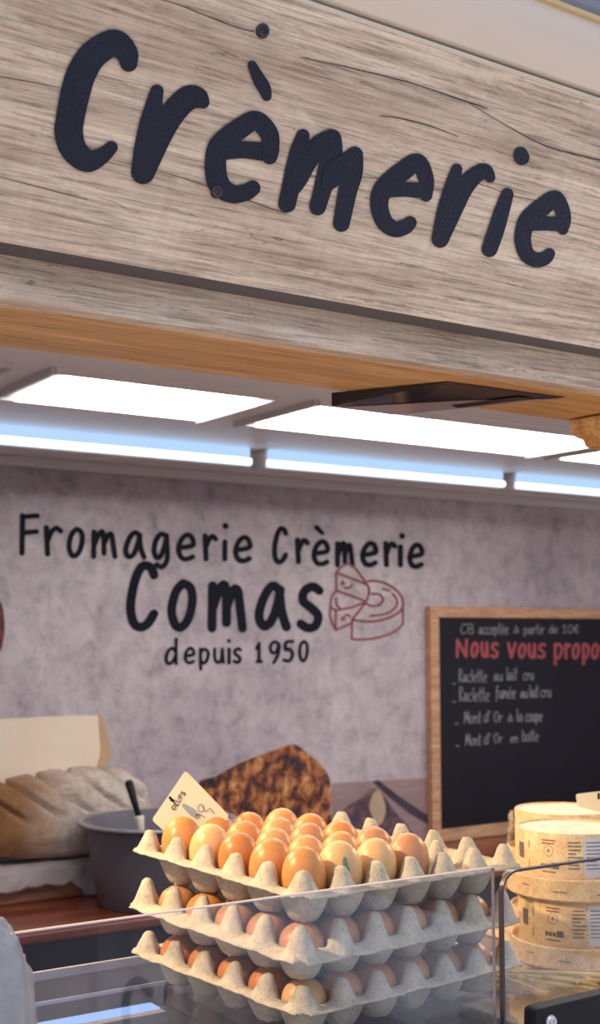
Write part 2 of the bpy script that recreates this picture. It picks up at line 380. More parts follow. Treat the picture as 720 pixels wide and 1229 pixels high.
def word(mb, txt, x0, x1, ytop, ybase, w, fn, xh=.60):
    wd = [dict(m=1.45, M=1.3, i=.35, l=.35, t=.65, r=.75, f=.7).get(BASE.get(c, c), .35 if c in "'-" else 1.0) for c in txt]
    gap = .28; tot = sum(wd) + gap*(len(wd)-1); u = (x1-x0)/tot; x = x0
    h = ybase - ytop
    for c, k in zip(txt, wd):
        b = BASE.get(c, c); tall = b in "dbltfCRMOBNEFU0159€'S"
        hh = h if tall else h*xh
        glyph(mb, b, x, x + k*u, ybase-hh, ybase, w, fn)
        if c in 'éè': stroke(mb, [(x+.4*u, ybase-hh-h*.16, w), (x+.7*u, ybase-hh-h*.3, w)] if c == 'é' else [(x+.6*u, ybase-hh-h*.14, w), (x+.3*u, ybase-hh-h*.3, w)], fn, False)
        if c == 'à': stroke(mb, [(x+.6*u, ybase-hh-h*.14, w), (x+.3*u, ybase-hh-h*.3, w)], fn, False)
        if c == 'î': stroke(mb, [(x, ybase-hh-h*.14, w), (x+.17*u, ybase-hh-h*.28, w), (x+.35*u, ybase-hh-h*.14, w)], fn, False)
        if c == 'i': stroke(mb, [(x+.17*u, ybase-hh-h*.25, w*1.1), (x+.18*u, ybase-hh-h*.26, w*1.1)], fn, False)
        x += (k+gap)*u
def setting(name, mb, mat, **kw): return tag(mb.build(name, mat, **kw), kind='structure')

# ================================================================== the stall shell
YW, ZC, XL, XR = 2.50, 1.99, -.9, 4.2
ZCOUNT, YCOUNT = 1.095, 2.135
setting('wall_back', MB().box((XL, YW, 0), (XR, YW+.04, ZC)), M['wall'])
setting('wall_left', MB().box((XL-.04, .95, 0), (XL, YW+.04, ZC)), M['wall'])
setting('wall_right', MB().box((XR, .95, 0), (XR+.04, YW+.04, ZC)), M['wall'])
setting('floor', MB().box((XL, .95, .0), (XR, YW, .02)), M['floor'])
setting('ceiling', MB().box((XL, .97, ZC), (XR, YW+.04, ZC+.04)), M['ceil'])
setting('floor_outdoor_paving', MB().box((-9, -1.8, -.05), (11, .95, 0)), M['ground'])
setting('floor_outdoor_road', MB().box((-14, -20, -.05), (18, -1.8, -.012)), M['asphalt'])
mk_t = empty('added_table', (2.1, -1.4, 0), 'unseen pale blue cloth covered table, added to be mirrored in the front glass', 'table')  # invented table out of view, added for the bluish reflection in the panes
MB().box((1.78, -2.2, .76), (2.45, -.45, .79)).build('table_top', M['tarp'], mk_t, world=True, bevel=.004)
MB().box((1.80, -2.18, .05), (2.43, -2.17, .76)).build('cloth_skirt', M['tarp'], mk_t, world=True)
for lx in (1.86, 2.35):
    for ly in (-2.1, -.55): MB().box((lx, ly, 0), (lx+.04, ly+.04, .76)).build('leg', M['steel'], mk_t, world=True)
setting('trim_1', MB().box((XL, YW-.018, ZC-.022), (XR, YW, ZC)), M['trimgrey'], bevel=.004)

# ceiling light panels with their recessed frames
panels = [(-.45,.59,'lit ceiling panel at the far left, mostly hidden behind the beam', False),
          (.700,1.020,'short glowing rectangular ceiling panel, the left one of the two white panels', True),
          (1.145,1.795,'long glowing rectangular ceiling panel with the black slab hanging before it', True),
          (1.90,2.50,'glowing ceiling panel at the right edge beside the wooden corbel', True)]
for x0, x1, lab, lit in panels:
    if not lit: lab = 'unlit grey ceiling hatch with stepped frame at the upper left'
    t = empty('ceiling_light' if lit else 'ceiling_hatch', ((x0+x1)/2, 1.76, ZC), lab, 'ceiling light' if lit else 'ceiling hatch', 'white ceiling light panels' if lit else None)
    y0, y1 = 1.655, 1.868
    if lit: MB().box((x0, y0, ZC-.006), (x1, y1, ZC-.0005)).build('diffuser', M['panel_light'], t, world=True)
    else: MB().box((x0+.03, y0+.03, ZC-.006), (x1-.03, y1-.03, ZC-.0005)).build('hatch_cover', M['ceil'], t, world=True, bevel=.003)
    f = MB(); e = .034; h = .010
    f.box((x0-e-.006, y0-e, ZC-h), (x0-e, y1+e*.3, ZC)); f.box((x1+e*.3, y0-e, ZC-h), (x1+e*.3+.006, y1+e*.3, ZC))
    f.box((x0-e, y0-e-.006, ZC-h), (x1+e*.3, y0-e, ZC)); f.box((x0-e, y1+e*.3, ZC-h*.4), (x1+e*.3, y1+e*.3+.005, ZC))
    f.build('frame', M['trimgrey'], t, world=True)

# strip lights hanging near the back of the ceiling
for (xa, xb, lab) in ((-60, 303, 'long blue-white strip light at the left, ending above the word Fromagerie'),
                      (320, 606, 'blue-white strip light in the middle, above the word Crèmerie'),
                      (618, 900, 'blue-white strip light at the right edge, above the chalkboard')):
    Y = 2.115
    X0, X1 = onY(xa, 520, Y).x, onY(xb, 560, Y).x
    t = empty('strip_light', ((X0+X1)/2, Y, ZC), lab, 'strip light', 'blue-white strip lights')
    zt, zb = ZC-.001, ZC-.037
    MB().box((X0, Y+.006, zb-.002), (X1, Y+.06, zt)).build('housing', M['trimgrey'], t, world=True, bevel=.003)
    MB().box((X0+.006, Y, zt-.017), (X1-.006, Y+.006, zt)).build('diffuser', M['tube_case'], t, world=True)
    MB().tube([(X0+.004, Y+.001, zb+.008), (X1-.004, Y+.001, zb+.008)], .0075, 14).build('light_tube', M['tube_light'], t, world=True, smooth=True)

# ================================================================== fascia
FX0, FX1 = -1.2, 3.4
t = empty('roof_beam', (.9, 1.03, 1.887), 'warm orange oak beam forming the underside behind the sign boards', 'beam')
MB().box((FX0, .972, 1.887), (FX1, 1.112, 1.99)).build('beam_body', M['oak'], t, world=True, bevel=.003)
t = empty('lower_fascia_board', (.9, .96, 1.887), 'narrow grey-brown weathered wooden board running below the large sign board', 'board')
MB().box((FX0, .950, 1.887), (FX1, .972, 1.975)).build('board', M['fascia'], t, world=True, bevel=.0015)
# slanted sign board, top leaning out over the customer
S = .60
P0 = Vector((0, .912, 1.921)); dv = Vector((0, -S, 1)).normalized(); nrm = Vector((0, -1, -S)).normalized()
def on_sign(x, y, off=0): return on_plane(x, y, P0 + nrm*off, nrm)
top = on_sign(365, 0); Lb = (top - P0).dot(dv)
sign = empty('sign_board', (.6, .93, 1.93), 'large slanted weathered wooden sign board with dark navy lettering Crèmerie', 'sign')
a = Vector((FX0, P0.y, P0.z)); b = a + dv*Lb
MB().prism([a, b, b - nrm*.018, a - nrm*.018], (FX1-FX0, 0, 0)).build('board', M['fascia'], sign, world=True)
# thin pale strip painting the highlight along the board's top edge
MB().prism([b + nrm*.0012 - dv*.0025, b + nrm*.0012 + dv*.001, b - nrm*.018 + dv*.001, b - nrm*.018 - dv*.0], (FX1-FX0, 0, 0)).build('top_highlight', M['crumb'], sign, world=True)
MB().box((FX0, P0.y+.006, 1.9235), (FX1, .9515, 1.94)).build('shadow_gap_strip', M['darkgap'], sign, world=True)  # dark filler, its colour stands in for the shade under the board

def conv(L, ox, oy, s): return [(ox + x/s, oy + y/s, w/s) for x, y, w in L]
r1 = lambda L: conv(L, 50, 20, 3.273); r2 = lambda L: conv(L, 230, 60, 3.273); r3 = lambda L: conv(L, 430, 150, 2.667)
LET = [
 ('C', [r1([(342,182,66),(333,140,84),(283,103,100),(205,148,106),(160,215,110),(135,290,110),(112,400,106),(107,460,106),(128,525,98),(180,567,84),(235,548,62),(274,514,48)])]),
 ('r', [r1([(453,293,50),(440,350,64),(425,430,82),(408,530,88),(398,612,88)]), r1([(634,336,48),(612,318,78),(580,318,92),(545,345,92),(500,400,94),(462,470,92),(425,550,90),(398,612,88)])]),
 ('è', [r2([(238,60,36),(262,110,50),(285,150,52),(295,182,38)]), r2([(307,420,56),(312,385,62),(302,325,70),(250,277,72),(185,312,78),(125,357,78),(98,400,78),(95,480,80),(112,535,80),(160,566,68),(210,560,64),(240,543,58)]), r2([(112,395,76),(200,392,64),(300,402,70)])]),
 ('m', [r2([(437,337,50),(422,400,68),(400,490,68),(375,604,66)]), r2([(548,352,78),(500,378,80),(455,435,76),(425,500,66),(400,540,60)]), r2([(548,352,78),(548,420,82),(522,520,70),(495,617,62)]), r2([(640,413,64),(632,480,76),(612,560,70),(588,682,62)]), r2([(638,415,64),(605,452,84),(568,480,90),(540,520,60)])]),
 ('e', [r3([(217,226,38),(218,175,46),(190,120,54),(140,150,60),(95,187,60),(72,220,58),(68,265,54),(85,312,52),(118,334,48),(150,326,46),(166,313,40)]), r3([(85,206,52),(150,206,46),(212,212,46)])]),
 ('r', [r3([(315,142,34),(303,190,46),(283,270,56),(262,366,52)]), r3([(422,168,32),(405,148,46),(372,163,52),(337,202,58),(312,250,60),(285,310,58),(262,366,52)])]),
 ('i', [r3([(520,93,46),(523,104,50)]), r3([(477,222,38),(460,275,46),(440,340,50),(420,398,48)])]),
 ('e', [r3([(655,334,34),(658,292,44),(632,237,50),(590,262,56),(545,300,54),(530,335,52),(527,375,50),(540,415,48),(570,432,46),(598,426,42),(612,412,34)]), r3([(545,313,50),(600,315,44),(650,318,44)])]),
]
for k, (ch, strokes) in enumerate(LET):
    if ch in 'èi':
        mb = MB(); stroke(mb, strokes[0], lambda x, y: on_sign(x, y, .0012), True, 7, 20)
        mb.build('letter_accent' if ch == 'è' else 'letter_dot', M['vinyl'], sign, world=True); strokes = strokes[1:]
    mb = MB()
    for st in strokes: stroke(mb, [(x, y, w*1.06) for x, y, w in st], lambda x, y: on_sign(x, y, .0012), True, 7, 20)
    mb.build('letter', M['vinyl'], sign, world=True)
for L in ([(180,-4,.6),(215,6,1.0),(250,20,1.2),(285,33,1.3),(305,38,1.2)], [(360,69,.7),(400,77,1.0),(435,85,1.2),(480,96,1.4),(510,105,1.3),(560,122,1.6),(585,130,1.0)],
          [(560,122,.7),(610,152,1.0),(660,177,1.4),(725,193,1.2)], [(455,139,.6),(480,142,1.3),(515,151,1.4),(550,164,.6)], [(0,92,.8),(40,99,1.0),(75,106,.5)],
          [(135,192,.5),(200,208,.8),(262,228,1.0),(330,252,1.0),(345,256,.5)], [(-2,212,.8),(60,228,1.2),(105,240,.6)], [(430,212,.5),(480,218,.9),(560,236,.5)],
          [(560,215,.5),(620,236,.8),(660,243,.5)]):
    mb = MB(); stroke(mb, L, lambda x, y: on_sign(x, y, .0006), True, 5, 6); mb.build('crack', M['crack'], sign, world=True)
for (x, y, r) in ((314.5, 37, .0058), (259.5, 230, .0055)):
    c = on_sign(x, y, 0); q = nrm.to_track_quat('Z', 'Y').to_matrix()
    mb = MB(); m_ = MB().lathe([(r, 0), (r, .0018), (r*.8, .0032), (r*.35, .0036), (r*.3, .0028), (0, .0028)], 24)
    mb.add([c + q @ v for v in m_.v], m_.f)
    s_ = mb.build('screw_cap', M['screw'], sign, world=True, smooth=True); autosmooth(s_)

# awning cassette above the board
tp = P0 + dv*Lb
g0 = on_plane(360, -1, tp + Vector((0,-.012,0)), Vector((0,1,0)))
YA = tp.y - .004
za = onY(540, 49, YA).z; zb_ = onY(650, 2, YA-.03).z
t = empty('awning_cassette', (.9, YA, za), 'smooth pale beige awning housing above the sign board, with golden edge', 'awning')
prof = []
for i in range(9):
    u = i/8; prof.append(Vector((FX0, YA - .03*u - .006*math.sin(u*math.pi), za + (zb_-za)*u)))
prof += [Vector((FX0, YA+.16, zb_)), Vector((FX0, YA+.16, za)), ]
MB().prism(prof, (FX1-FX0, 0, 0)).build('housing', M['beige'], t, world=True)
MB().box((FX0, YA-.0345, zb_-.0005), (FX1, YA-.026, zb_+.004)).build('edge_trim', M['gold'], t, world=True)
MB().box((FX0, YA-.029, zb_+.004), (FX1, YA+.1, zb_+.12)).build('upper_cover', M['greyblue'], t, world=True, bevel=.01)
MB().box((FX0, YA+.012, tp.z-.01), (FX1, YA+.15, za+.003)).build('gap_profile', M['darkgap'], t, world=True)

# black slab hanging under the beam
zs = 1.8855
zs = 1.8715
A_, B_, C_, D_ = onZ(537, 458.5, 1.8858), onZ(677, 477.3, 1.8858), onZ(474, 498, zs), onZ(398, 487.5, zs)
t = empty('hanging_slab', (A_+C_)/2, 'thin black glossy slab hanging at a slight tilt under the oak beam', 'panel')
tz = lambda p: Vector((p.x, p.y, 1.8867))
MB().add([A_, B_, C_, D_, tz(A_), tz(B_), tz(C_), tz(D_)], [(0,1,2,3),(7,6,5,4),(0,4,5,1),(1,5,6,2),(2,6,7,3),(3,7,4,0)]).build('slab_body', M['blackgloss'], t, world=True)
mid = lambda p, q, k: p + (q-p)*k
dz_ = Vector((0, 0, -.0006))
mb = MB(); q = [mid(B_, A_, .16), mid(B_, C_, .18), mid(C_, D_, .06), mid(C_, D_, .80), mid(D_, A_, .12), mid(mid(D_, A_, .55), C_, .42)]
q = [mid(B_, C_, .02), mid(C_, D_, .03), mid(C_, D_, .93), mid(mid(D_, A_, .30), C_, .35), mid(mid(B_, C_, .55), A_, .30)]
mb.add([p + dz_ for p in q], [tuple(range(len(q)))]); mb.build('painted_reflection', m_plain('pinkish_reflection', (.36,.28,.29), .12, .1), t, world=True)  # pinkish patch: a reflection painted on the slab's underside
mb = MB(); q = [mid(mid(B_, C_, .12), A_, .1), mid(mid(B_, C_, .62), A_, .07), mid(mid(B_, C_, .66), A_, .19), mid(mid(B_, C_, .14), A_, .25)]
mb.add([p + dz_*2.2 for p in q], [(0,1,2,3)]); mb.build('dark_reflection', M['blackgloss'], t, world=True)  # dark band of the painted reflection

# carved corbel at right
t = empty('corbel', onZ(705, 520, 1.887), 'small curved wooden corbel under the beam at the right edge', 'corbel')
o3 = [(680,505),(684,512),(682,519),(690,526),(698,529),(701,537),(716,541),(735,543),(760,540),(760,505)]
YC = 1.105
mb = MB(); mb.prism([onY(x, y, YC) for x, y in o3], (0, -.06, 0)); c_ = mb.build('corbel_body', M['oak'], t, world=True, bevel=.004)

# ================================================================== lettering on the back wall
onW = lambda x, y: onY(x, y, YW-.0012)
wl = empty('wall_lettering', onY(265, 700, YW), 'dark navy shop name lettering with a dark red cheese drawing on the back wall', 'wall lettering')
def line(name, items, w):
    for it in items:
        mb = MB(); nm = 'letter'
        if it[0] == '.': stroke(mb, [(it[1], it[2], w*1.15), (it[1]+.4, it[2]+.4, w*1.15)], onW, False); nm = 'letter_dot'
        elif it[0] == '`': stroke(mb, [(it[1], it[2], w), (it[3], it[4], w*.8)], onW, False); nm = 'letter_accent'
        else: glyph(mb, *it, w, onW)
        mb.build(nm, M['ink'], wl, world=True)
line('first_line', [('F',25,45,619,664),('r',53.5,73,633,665),('o',83,99,635,667),('m',111.5,138,637,668),('a',151,173,639,669),
  ('g',185,201,641,670),('e',214,233,642,671),('r',244.5,259,643,671),('i',267,273,650,671),('.',270.5,631),('e',282.5,301,645,673),
  ('C',329,343,635,674.5),('r',355.5,369,648,674.5),('e',376.5,394,650,677),('`',380,633,387,640),('m',404.5,423,651,678),('e',435,452,652,678),
  ('r',461.5,474,652,678),('i',477.5,484,656,678),('.',482.5,643),('e',491.5,507,654,680)], 6.2)
line('second_line', [('C',156,185,680,752.5),('o',206,231,700,753),('m',253,291,700,754),('a',311,344,703,752.5),('s',361,384.5,704,753.5)], 10.8)
line('third_line', [('d',199.5,212,767,796.5),('e',222,233,778,795.5),('p',240,250.5,779,796),('u',257,268,779,795),('i',273,277,779,795.5),('.',274.5,769),
  ('s',281,289,778.5,795),('1',308,314,772,794),('9',324,335.5,770,795.5),('5',341,352,770,793.5),('0',359.5,369,770,792.5)], 4.0)
lc = lambda L: [(385 + x/6.545, 660 + y/6.545, 2.6) for x, y in L]
mb = MB()
for L, sm in (([(120,175),(165,130),(215,105),(270,140),(360,265)],0), ([(120,178),(240,222),(360,270)],0), ([(120,175),(120,320)],0), ([(120,320),(240,362),(355,405)],0),
              ([(360,270),(378,300),(375,350),(355,405)],1), ([(120,320),(85,370),(78,440),(100,465),(120,475)],1), ([(78,440),(76,530),(118,630)],1), ([(118,475),(118,630)],0),
              ([(120,475),(240,452),(355,410)],0), ([(118,630),(240,575)],0), ([(355,410),(245,550)],0), ([(170,245),(165,270),(188,262)],1), ([(185,295),(215,300),(245,280)],1),
              ([(165,550),(175,530),(190,545)],1), ([(190,520),(208,508),(230,525)],1), ([(120,380),(125,430),(155,462)],1),
              ([(370,245),(440,245),(520,268),(600,320),(640,380),(645,450),(600,500),(500,545),(400,562),(300,558),(245,545)],1),
              ([(485,305),(540,320)],0), ([(565,345),(600,400),(580,460),(500,505),(390,518)],1), ([(400,345),(460,350),(490,390),(460,430),(410,442),(360,425)],1),
              ([(245,550),(243,700),(300,705),(400,700),(520,670),(600,630),(645,580),(645,450)],0)):
    stroke(mb, lc(L), onW, bool(sm), 5, 8)
tag(mb.build('cheese_drawing', M['logo'], wl, world=True), 'dark red line drawing of a cut cheese wheel')

# ================================================================== chalkboard
YB = YW - .022
cb = empty('chalkboard', onY(620, 870, YW), 'black chalkboard in a light wooden frame with red heading and chalk price list', 'chalkboard')
xl, xr_ = onY(518, 870, YB).x, onY(930, 870, YB).x
zt = onY(518, 728, YB).z; zb = onY(530, 1075, YB).z
zb = ZCOUNT + .001; bw = .031
MB().box((xl+bw*.7, YB+.006, zb+bw*.7), (xr_-bw*.7, YW-.0015, zt-bw*.7)).build('writing_surface', M['slate'], cb, world=True)
for nm, a_, b_ in (('frame_rail', (xl+bw*.92, YB+.0006, zt-bw*.88), (xr_-bw, YW-.0015, zt)), ('frame_rail', (xl+bw*.92, YB+.0006, zb), (xr_-bw, YW-.0015, zb+bw)),
                   ('frame_stile', (xl, YB-.0004, zb), (xl+bw*.92, YW-.0015, zt)), ('frame_stile', (xr_-bw, YB-.0004, zb), (xr_, YW-.0015, zt))):
    o = MB().box(a_, b_).build(nm, M['frame'], cb, world=True, bevel=.002)
onB = lambda x, y: onY(x, y, YB+.0052)
mb = MB()
for args in (('CB',553,568.5,749,760.5),('acceptée',575,610,748,761),('à',617,622.5,750,759.5),('partir',629,653,749,761),('de',659,669,750,759.5),('10€',675,694,750,759.5)): word(mb, *args, 1.05, onB)
mb.build('chalk_note', M['chalk'], cb, world=True)
mb = MB(); w = 3.4
for it in (('N',548,560.5,768,788),('o',566,573,771.5,788),('u',578,585,771.5,788),('s',590,597.5,772,788.5),('v',610,618.5,772,789),('o',623,630,773,789),('u',634.5,642,773,789),('s',646.5,654,773,789),
           ('p',665.5,674.5,773,790),('r',678,684,773,790),('o',687.5,694.5,773,790),('p',699.5,706.5,773,790),('o',710.5,717.5,773,790),('s',721.5,728.5,774,790),('o',733,740,774,791),('n',745,752,774,791),('s',757,764,774,791)):
    glyph(mb, *it, w, onB)
tag(mb.build('heading', M['pinkchalk'], cb, world=True), 'red-pink heading Nous vous proposons')
for L in ((('-',543,547,815,821),('Raclette',551,584,804,818.5),('au',593,602.5,804,817),('lait',608,620.5,801.5,816.5),('cru',628,640,803,816)),
          (('-',543,547,837,843),('Raclette',551.5,587,825.5,841.5),('fumée',595,618.5,823,838),('au',625,632.5,825,837.5),('lait',635.5,646,822.5,837),('cru',649,661,823,836.5)),
          (('-',546,550,863,869),('Mont',557.5,577,854,868),("d'",581,588.5,853,866.5),('Or',593,603,854,866.5),('à',610,615,856,866),('la',620,627,851,866),('coupe',631,650.5,851,866)),
          (('-',547,551,890,896),('Mont',559,577,881,894.5),("d'",581,588.5,880,893),('Or',593,603,880,891.5),('en',613,621,880,891),('boîte',627,646,876,889.5))):
    mb = MB()
    for it in L: word(mb, *it, 1.1, onB)
    mb.build('chalk_line', M['chalk'], cb, world=True)

# ================================================================== pictures printed on the wall panel
def print_poly(name, pts, mat, lift, parent, smooth=True):
    P = catmull([(x, y, 0) for x, y in pts], 5, True)[:-1] if smooth else [(x, y, 0) for x, y in pts]
    mb = MB(); mb.prism([onY(x, y, YW-.0005) for x, y, _ in P], (0, -lift, 0)); return mb.build(name, mat, parent, world=True)
t = empty('cheese_picture', onY(60, 900, YW), 'printed picture of a long cream cheese block on the wall above the loaf', 'wall print')
print_poly('cheese_face', [(-60,862),(0,863),(60,860),(118,858.5),(123,866),(126,905),(118,922),(60,960),(0,1000),(-60,1000)], M['cream'], .002, t, False)
print_poly('rind', [(118,858.5),(123,861),(129,885),(132,906),(126,918),(112,930),(120,905),(119,880)], M['rind'], .0035, t)
t = empty('roast_picture', onY(320, 950, YW), 'printed picture of charred orange and brown roasted food on the wall behind the eggs', 'wall print')
print_poly('roast_shape', [(238,940),(258,932),(285,917),(310,907),(335,898),(352,893),(370,905),(388,922),(396,940),(396,975),(392,1030),(240,1035),(233,980)], M['roast'], .002, t)
t = empty('plank_picture', onY(455, 980, YW), 'printed picture of a pinkish plank with a dark blade, left of the chalkboard', 'wall print')
print_poly('plank', [(398,940),(450,937),(516,933),(517,1045),(398,1045)], M['plank'], .0012, t, False)
print_poly('dark_mass', [(400,1000),(412,972),(432,958),(446,946),(460,955),(472,972),(488,990),(496,1010),(480,1040),(405,1040)], M['darkmix'], .0018, t)
print_poly('clove', [(443,972),(446,955),(453,948),(459,958),(462,975),(454,990)], M['garlic'], .0026, t)
print_poly('blade', [(447,938),(453,936),(480,957),(518,982),(518,992),(490,975),(465,955)], M['darkprint'], .0030, t, False)
t = empty('tomato_picture', onY(-10, 750, YW), 'dark red-brown rounded picture print at the left edge of the wall', 'wall print')
print_poly('tomato_shape', [(-50,700),(-20,705),(0,722),(5,745),(4,765),(-2,785),(-25,800),(-55,800)], M['redprint'], .002, t)

# ================================================================== back counter
t = empty('back_counter', (1.6, 2.25, 0), 'glossy red-brown wooden back counter below the printed wall', 'counter')
MB().box((XL+.002, YCOUNT, ZCOUNT-.018), (XR-.002, YW-.001, ZCOUNT)).build('counter_top', M['redwood'], t, world=True, bevel=.004)
MB().box((XL+.01, YCOUNT+.03, .02), (XR-.01, YW-.002, ZCOUNT-.018)).build('cabinet_body', m_plain('dark_cabinet', (.05,.03,.04), .4), t, world=True)

# linen and loaf
loafc = onY(75, 1000, 2.42); LX = loafc.x
BL = .062
tag(MB().box((LX-.36, 2.385, ZCOUNT+.0003), (LX+.115, 2.490, ZCOUNT+BL)).build('wooden_block', m_wood('brown_block_wood', (.22,.09,.045), (.34,.15,.08), (.44,.22,.12), 2, 2), origin=(LX, 2.43, ZCOUNT), bevel=.003), 'brown wooden block under the pale linen cloth on the back counter', 'block')
cl = MB(); n1, n2 = 110, 20; vs = []; fs = []
for i in range(n1+1):
    x = -.37 + .50*i/n1
    drop = .030 + .030*abs(noise.noise(Vector((x*11, 0, 3))))*2 + (.012 if x > .03 else 0)
    for j in range(n2+1):
        fold = noise.noise(Vector((x*26, j*.12, 4)))
        if j < 9:       # hangs down the front
            u = 1 - j/9; y = 2.3815 - .010*abs(fold) - .006*u; z = BL + .002 - min(BL, drop)*u
        else:
            u = (j-9)/(n2-9); y = 2.3815 + .108*u; z = BL + .0025 + .010*abs(noise.noise(Vector((x*20, u*5, 2))))*min(1, (1-u)*2)*min(1, u*6)
        vs.append((LX + x, y, ZCOUNT + z))
for i in range(n1):
    for j in range(n2): a_ = i*(n2+1)+j; fs.append((a_, a_+1, a_+n2+2, a_+n2+1))
cl.add(vs, fs)
o = cl.build('linen_cloth', M['cloth'], None, origin=(LX, 2.43, ZCOUNT), smooth=True)
sm = o.modifiers.new('solid', 'SOLIDIFY'); sm.thickness = .0015
tag(o, 'crumpled pale linen cloth hanging over the wooden block under the loaf', 'cloth')
# loaf: squarish oval body, scored diagonally on the top
lw, ld, lh = .205, .050, .098
bm = bmesh.new(); bmesh.ops.create_icosphere(bm, subdivisions=6, radius=1)
for v in bm.verts:
    p = v.co.normalized()
    pw = lambda q, e: math.copysign(abs(q)**e, q)
    x, y, z = pw(p.x, .72), pw(p.y, .85), pw(p.z, .78)
    if z < 0: z *= .78
    z *= 1 + .10*x
    s_ = (x*lw + z*lh*1.35 + .004)/.076          # scores run down to the right across the upper front
    g = abs(s_ - round(s_)); gr = max(0, 1 - g/.13)**.8 * min(1, max(0, (p.z+.02)*5)) * (1 if -.95 < x < .9 else .3)
    x -= p.x*.06*gr; y -= p.y*.36*gr; z -= p.z*.17*gr
    nn = .035*noise.noise(p*3.1) + .012*noise.noise(p*9)
    v.co = Vector((x*lw*(1+nn), y*ld*(1+nn), z*lh*(1+nn)))
me = bpy.data.meshes.new('bread_loaf'); bm.to_mesh(me); bm.free()
for p in me.polygons: p.use_smooth = True
me.materials.append(M['loaf'])
o = bpy.data.objects.new('bread_loaf', me); COL.objects.link(o); o.location = (LX, 2.4445, ZCOUNT + .148)
tag(o, 'large floured bread loaf with diagonal scores on the linen cloth at the left', 'bread')

# mixing bowl with black-handled spoon
pc = Vector((onY(189, 975, 2.252).x, 2.252, ZCOUNT))
t = empty('mixing_bowl', pc, 'wide grey metal bowl with flared rim standing on the back counter behind the egg trays', 'bowl')
o = MB().lathe([(0,.004),(.104,.004),(.110,.001),(.115,.010),(.128,.070),(.135,.138),(.137,.148),(.152,.152),(.157,.156),(.155,.159),(.136,.158),(.131,.142),(.123,.07),(.110,.014),(0,.012)], 72, caps=False).build('bowl_body', M['pot'], t, smooth=True); autosmooth(o, 40)
o = MB().lathe([(.1565,.1555),(.1585,.1565),(.1575,.1605),(.153,.1615),(.147,.1605),(.145,.1592)], 72, caps=False).build('rim', m_plain('grey_rim', (.42,.41,.44), .3, .05, metal=.4), t, smooth=True)
h0, h1 = onY(167, 982, 2.19), onY(154, 937, 2.225)
ut = empty('stirring_spoon', h0, 'black-handled spoon standing in the grey bowl', 'spoon')
dd = (h1-h0)
mb = MB(); mb.tube([h0, h0 + dd*.5, h0 + dd*.93, h1], [.0048, .0068, .0085, .0055], 14); mb.build('handle', M['black'], ut, world=True, smooth=True)
mb = MB(); mb.tube([h0 + Vector((0,0,.004)), h0 - dd*.05, h0 - dd*.3 + Vector((0,.0,-.03)), h0 + Vector((.0,.01,-.10))], [.0095, .0088, .0045, .004], 12); mb.build('shaft', M['crumb'], ut, world=True, smooth=True)
pcr = onZ(152, 1088, ZCOUNT+.004)
mb = MB(); bm = bmesh.new(); bmesh.ops.create_icosphere(bm, subdivisions=2, radius=.008)
mb.add([Vector((v.co.x*(1+.3*noise.noise(v.co*200)), v.co.y*.8, v.co.z*.65)) + pcr + Vector((0,0,.001)) for v in bm.verts], [tuple(v.index for v in f.verts) for f in bm.faces]); bm.free()
tag(mb.build('cheese_crumb', M['crumb'], origin=pcr, smooth=True), 'small cream crumb lying on the red-brown counter by the egg trays', 'crumb')

# ================================================================== display case with glass top
ZG = 1.2555
case = empty('display_case', (.9, 1.1, 0), 'glass topped display case that carries the egg trays', 'display case')
X0, X1 = .10, .965
MB().box((X0, .875, ZG-.008), (X1, 1.315, ZG)).build('glass_top', M['glass_top'], case, world=True)
MB().box((X0, 1.3151, ZG-.009), (X1, 1.3175, ZG+.0005)).build('back_edge', M['trimgrey'], case, world=True)
MB().box((-.3, .87, .02), (2.2, 1.335, 1.19)).build('case_body', M['deck'], case, world=True)
MB().box((X0, 1.236, ZG-.0115), (.66, 1.2395, ZG-.0082)).build('inner_rail', M['glass_edge'], case, world=True)
ls = empty('led_strip', (.4, 1.2, 1.19), 'cool blue-white light strip inside the case at the lower left', 'light strip')
xe = onZ(160, 1193, 1.235).x
MB().box((.12, 1.176, 1.190), (xe, 1.188, 1.2352)).build('strip_housing', M['glass_edge'], ls, world=True)
MB().box((.12, 1.189, 1.222), (xe, 1.211, 1.236)).build('strip_lens', M['case_light'], ls, world=True)
MB().box((.70, .88, 1.190), (2.2, 1.335, 1.2125)).build('side_deck', m_plain('grey_brown_deck', (.12,.09,.08), .3), case, world=True, bevel=.002)

# front panes
YP = .868
zp = onY(186, 1098, YP).z
pn = empty('front_glass_pane', (.55, YP, ZG), 'long clear upright glass pane in front of the egg trays', 'glass pane', 'upright front panes')
xa, xb = onY(6, 1125, YP).x, onY(593, 1100, YP).x
MB().box((xa, YP, 1.18), (xb, YP+.003, zp)).build('glass_sheet', M['glass'], pn, world=True)
MB().box((xa, YP-.0003, zp), (xb, YP+.0033, zp+.0010)).build('top_edge', M['glass_edge'], pn, world=True)
MB().box((xb, YP-.0003, 1.18), (xb+.0006, YP+.0033, zp+.0010)).build('side_edge', M['sideedge'], pn, world=True)
xc = onY(606, 1150, YP).x; zq = onY(640, 1044, YP).z; xd = xc + .75
pn = empty('front_glass_pane', (xc+.3, YP, 1.19), 'clear upright glass pane with dark rounded edge in front of the cheese boxes', 'glass pane', 'upright front panes')
rr = .018; pts = [Vector((xc, YP, 1.185))] + [Vector((xc+rr - rr*math.cos(a_*math.pi/16), YP, zq-rr + rr*math.sin(a_*math.pi/16))) for a_ in range(9)] + [Vector((xd, YP, zq)), Vector((xd, YP, 1.185))]
MB().prism(pts, (0, .005, 0)).build('glass_sheet', m_glass('clear_pane_glass_right', (.97,.97,.98), .01), pn, world=True)
ed = MB(); off = .0022; path = pts[:-1]
